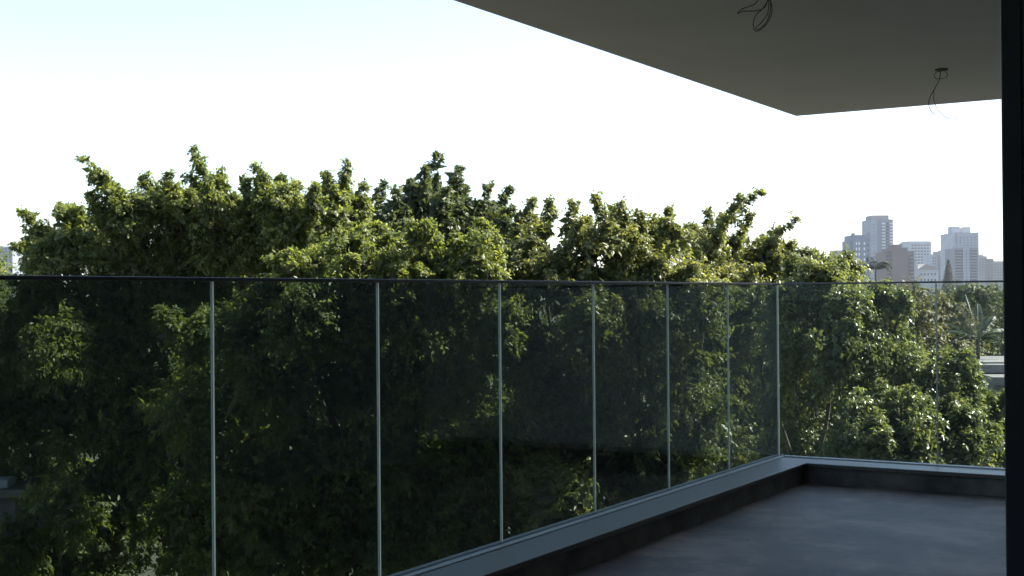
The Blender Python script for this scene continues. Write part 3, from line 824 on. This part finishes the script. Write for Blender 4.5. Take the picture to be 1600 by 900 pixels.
def gable(tw, px0, px1, pye, pyr, dep, mat):
    x0, x1, xm = tw.x(px0), tw.x(px1), tw.x(px0 + 0.4 * (px1 - px0))
    z0, z1 = tw.z(pye) + 0.02, tw.z(pyr)
    me = bpy.data.meshes.new('roof')
    me.from_pydata([(x0, -.4, z0), (x1, -.4, z0), (xm, -.4, z1), (x0, dep, z0), (x1, dep, z0), (xm, dep, z1)], [], [(0, 1, 2), (3, 5, 4), (0, 2, 5, 3), (1, 4, 5, 2), (0, 3, 4, 1)])
    link_mesh('roof', me, mat, tw.o)
gable(t, 1433.8, 1466, 421, 412, 14.5, C_['tan'])
t.grid('window', 1437, 1464, 424, 442, 5, 2, WIN_DARK, .4, .4)
t = Tower('apartment_building', 'pale ribbed block with small rooftop boxes behind the conifer', 1456, 1488, 760)
t.block('wall', 1456, 1466, 398, 16, C_['white'], .6); t.block('wall', 1466, 1488, 396.3, 16, C_['cream']); t.block('roof_house', 1463.6, 1467.6, 393, 5, C_['tan'], 1.5, 398.2); t.block('roof_house', 1472.5, 1479, 391, 6, C_['cream'], 2, 396.4)
t.grid('pier', 1466.5, 1488, 398, 444, 3, 1, C_['white'], .3, .98, 0, .9); t.grid('window', 1467, 1488, 399, 441, 3, 10, WIN_DARK, .3, .4); t.grid('window', 1457.5, 1464.5, 401, 441, 2, 9, WIN_DARK, .45, .4, .6)
t = Tower('apartment_tower', 'wide pale tower with two boxes on its roof near the right edge', 1488, 1530, 720)
t.block('wall', 1488, 1496, 364, 18, C_['white'], 1.0); t.block('wall', 1496, 1530, 363.3, 18, C_['pale_grey'])
t.block('water_tank', 1491.5, 1503, 353.3, 7, C_['white'], 3, 364.1); t.block('water_tank', 1508.5, 1520, 354.2, 7, C_['white'], 3, 363.4)
t.grid('window', 1499, 1527, 369, 385, 5, 4, WIN_DARK, .3, .35)
t = Tower('apartment_building', 'grey block with dark stacked balconies standing before the wide pale tower', 1492, 1529, 610)
t.block('wall', 1492, 1505.5, 388, 13, C_['mid_grey'], .4); t.block('wall', 1505.5, 1515.5, 385, 14, C_['pale_grey']); t.block('wall', 1515.5, 1529, 387, 13, C_['mid_grey'], .3)
t.grid('balcony_opening', 1493, 1505, 390, 444, 1, 12, WIN_DARK, .95, .62, .4); t.grid('balcony_opening', 1516, 1528, 390, 444, 1, 12, WIN_DARK, .92, .5, .3); t.grid('window', 1508, 1513, 390, 444, 1, 12, WIN_DARK, .3, .35)
t = Tower('low_building', 'cream coloured low blocks stepping down at the right end of the skyline', 1529, 1580, 680)
t.block('wall', 1529, 1543, 400, 14, C_['cream'], .5); t.block('wall', 1543, 1553, 404, 14, C_['tan']); t.block('wall', 1553, 1580, 408, 14, C_['cream'], .8); t.block('roof_house', 1532, 1539, 397.5, 6, C_['cream'], 2, 400.1)
t.grid('window', 1530.5, 1542, 403, 441, 3, 9, WIN_DARK, .35, .4, .5); t.grid('window', 1544, 1552, 407, 441, 2, 8, WIN_DARK, .4, .4); t.grid('window', 1554, 1578, 411, 441, 6, 7, WIN_DARK, .4, .4, .8)
t = Tower('distant_block', 'tiny far block peeping over the fig leaves, the one nearest the towers', 1305, 1320, 900)
t.block('wall', 1305, 1320, 391, 14, C_['tan']); t.grid('window', 1306.5, 1318.5, 394, 420, 3, 6, WIN_DARK, .4, .4)
t = Tower('distant_block', 'tiny far block with a flat top in a gap above the fig tree', 1263.5, 1276, 950)
t.block('wall', 1263.5, 1276, 398, 14, C_['mid_grey']); t.grid('window', 1265, 1275, 400, 422, 3, 5, WIN_DARK, .4, .4)
t = Tower('distant_block', 'pale far block just left of the loose twigs of the fig tree', 1210, 1222, 1000)
t.block('wall', 1210, 1222, 387, 14, C_['pale_grey']); t.grid('window', 1211.5, 1220.5, 390, 420, 3, 7, WIN_DARK, .4, .4)
t = Tower('apartment_tower', 'lone bluish tower at the far left edge of the picture', -14, 20, 700)
t.block('wall', -14, 20, 387, 14, C_['blue_grey']); t.block('parapet', -12, 18, 385, 10, C_['pale_grey'], 1, 387.1); t.grid('window', -11, 18, 391, 440, 6, 12, WIN_DARK, .45, .4)

def flat_house():
    P = at(1545, 575, 48)
    e = empty('flat_roofed_house', (P[0], P[1], GROUND_Z), YAW - 0.12)
    k = 48 / F_PX
    zt = lambda py: (horizon_y(1545) - py) * k + CAM[2] - GROUND_Z
    X = lambda px: (px - 1545) * k
    box('wall', (X(1540), 0.25, -0.2), (X(1660), 6, zt(581)), C_['dark_wall'], e)
    box('roof_slab', (X(1519), -0.2, zt(582)), (X(1660), 6.5, zt(569.5)), C_['concrete'], e, 0.01)
    box('parapet', (X(1523), 0.6, zt(569.4)), (X(1660), 2.2, zt(567)), C_['concrete'], e, 0.01)
    box('lower_slab', (X(1531), -2.0, zt(596)), (X(1660), -0.21, zt(584)), C_['concrete'], e, 0.01)
    box('lower_wall', (X(1536), -1.6, -0.2), (X(1660), 0.2, zt(596.2)), C_['dark_wall'], e)
    for i in range(3):
        box('window', (X(1548 + i * 34), -1.64, zt(650)), (X(1566 + i * 34), -1.55, zt(612)), WIN_DARK, e)
    tag(e, 'flat concrete roofed house among the trees beside the black door frame', 'house')
flat_house()
def low_house():
    P = at(0, 770, 24.2)
    e = empty('low_house', (P[0], P[1], GROUND_Z), YAW + 0.1)
    k = 24.2 / F_PX
    zt = lambda py: (horizon_y(0) - py) * k + CAM[2] - GROUND_Z
    box('wall', (-3.0, 0.1, -0.2), (0.25, 3, zt(778)), C_['dark_wall'], e)
    box('roof_slab', (-3.1, 0.0, zt(779)), (0.42, 3.2, zt(766)), C_['concrete'], e, 0.01)
    box('water_tank', (-0.6, 0.15, zt(765.5)), (0.10, 0.7, zt(752)), C_['white'], e, 0.03)
    box('window', (-0.15, 0.05, zt(868)), (0.12, 0.12, zt(845)), C_['mid_grey'], e)
    tag(e, 'corner of a low house roof hidden in dark leaves at the lower left', 'house')
low_house()

# ------------------------------------------------------------------ haze over the valley
def haze():
    mt = bpy.data.materials.new('haze')
    mt.use_nodes = True
    nt = mt.node_tree
    nt.nodes.remove(nt.nodes['Principled BSDF'])
    pv = nt.nodes.new('ShaderNodeVolumePrincipled')
    pv.inputs['Color'].default_value = (0.82, 0.90, 1.0, 1)
    pv.inputs['Density'].default_value = 0.00012
    pv.inputs['Anisotropy'].default_value = 0.1
    nt.links.new(pv.outputs[0], nt.nodes['Material Output'].inputs['Volume'])
    o = box('haze', (-2700, -2700, GROUND_Z - 1.5), (2700, 2700, 70), None)
    o.data.materials.append(mt)
    tag(o, 'pale blue haze lying over the valley and the city', 'haze', kind='stuff')
haze()
print('LEAF TRIS', leaf_total[0])
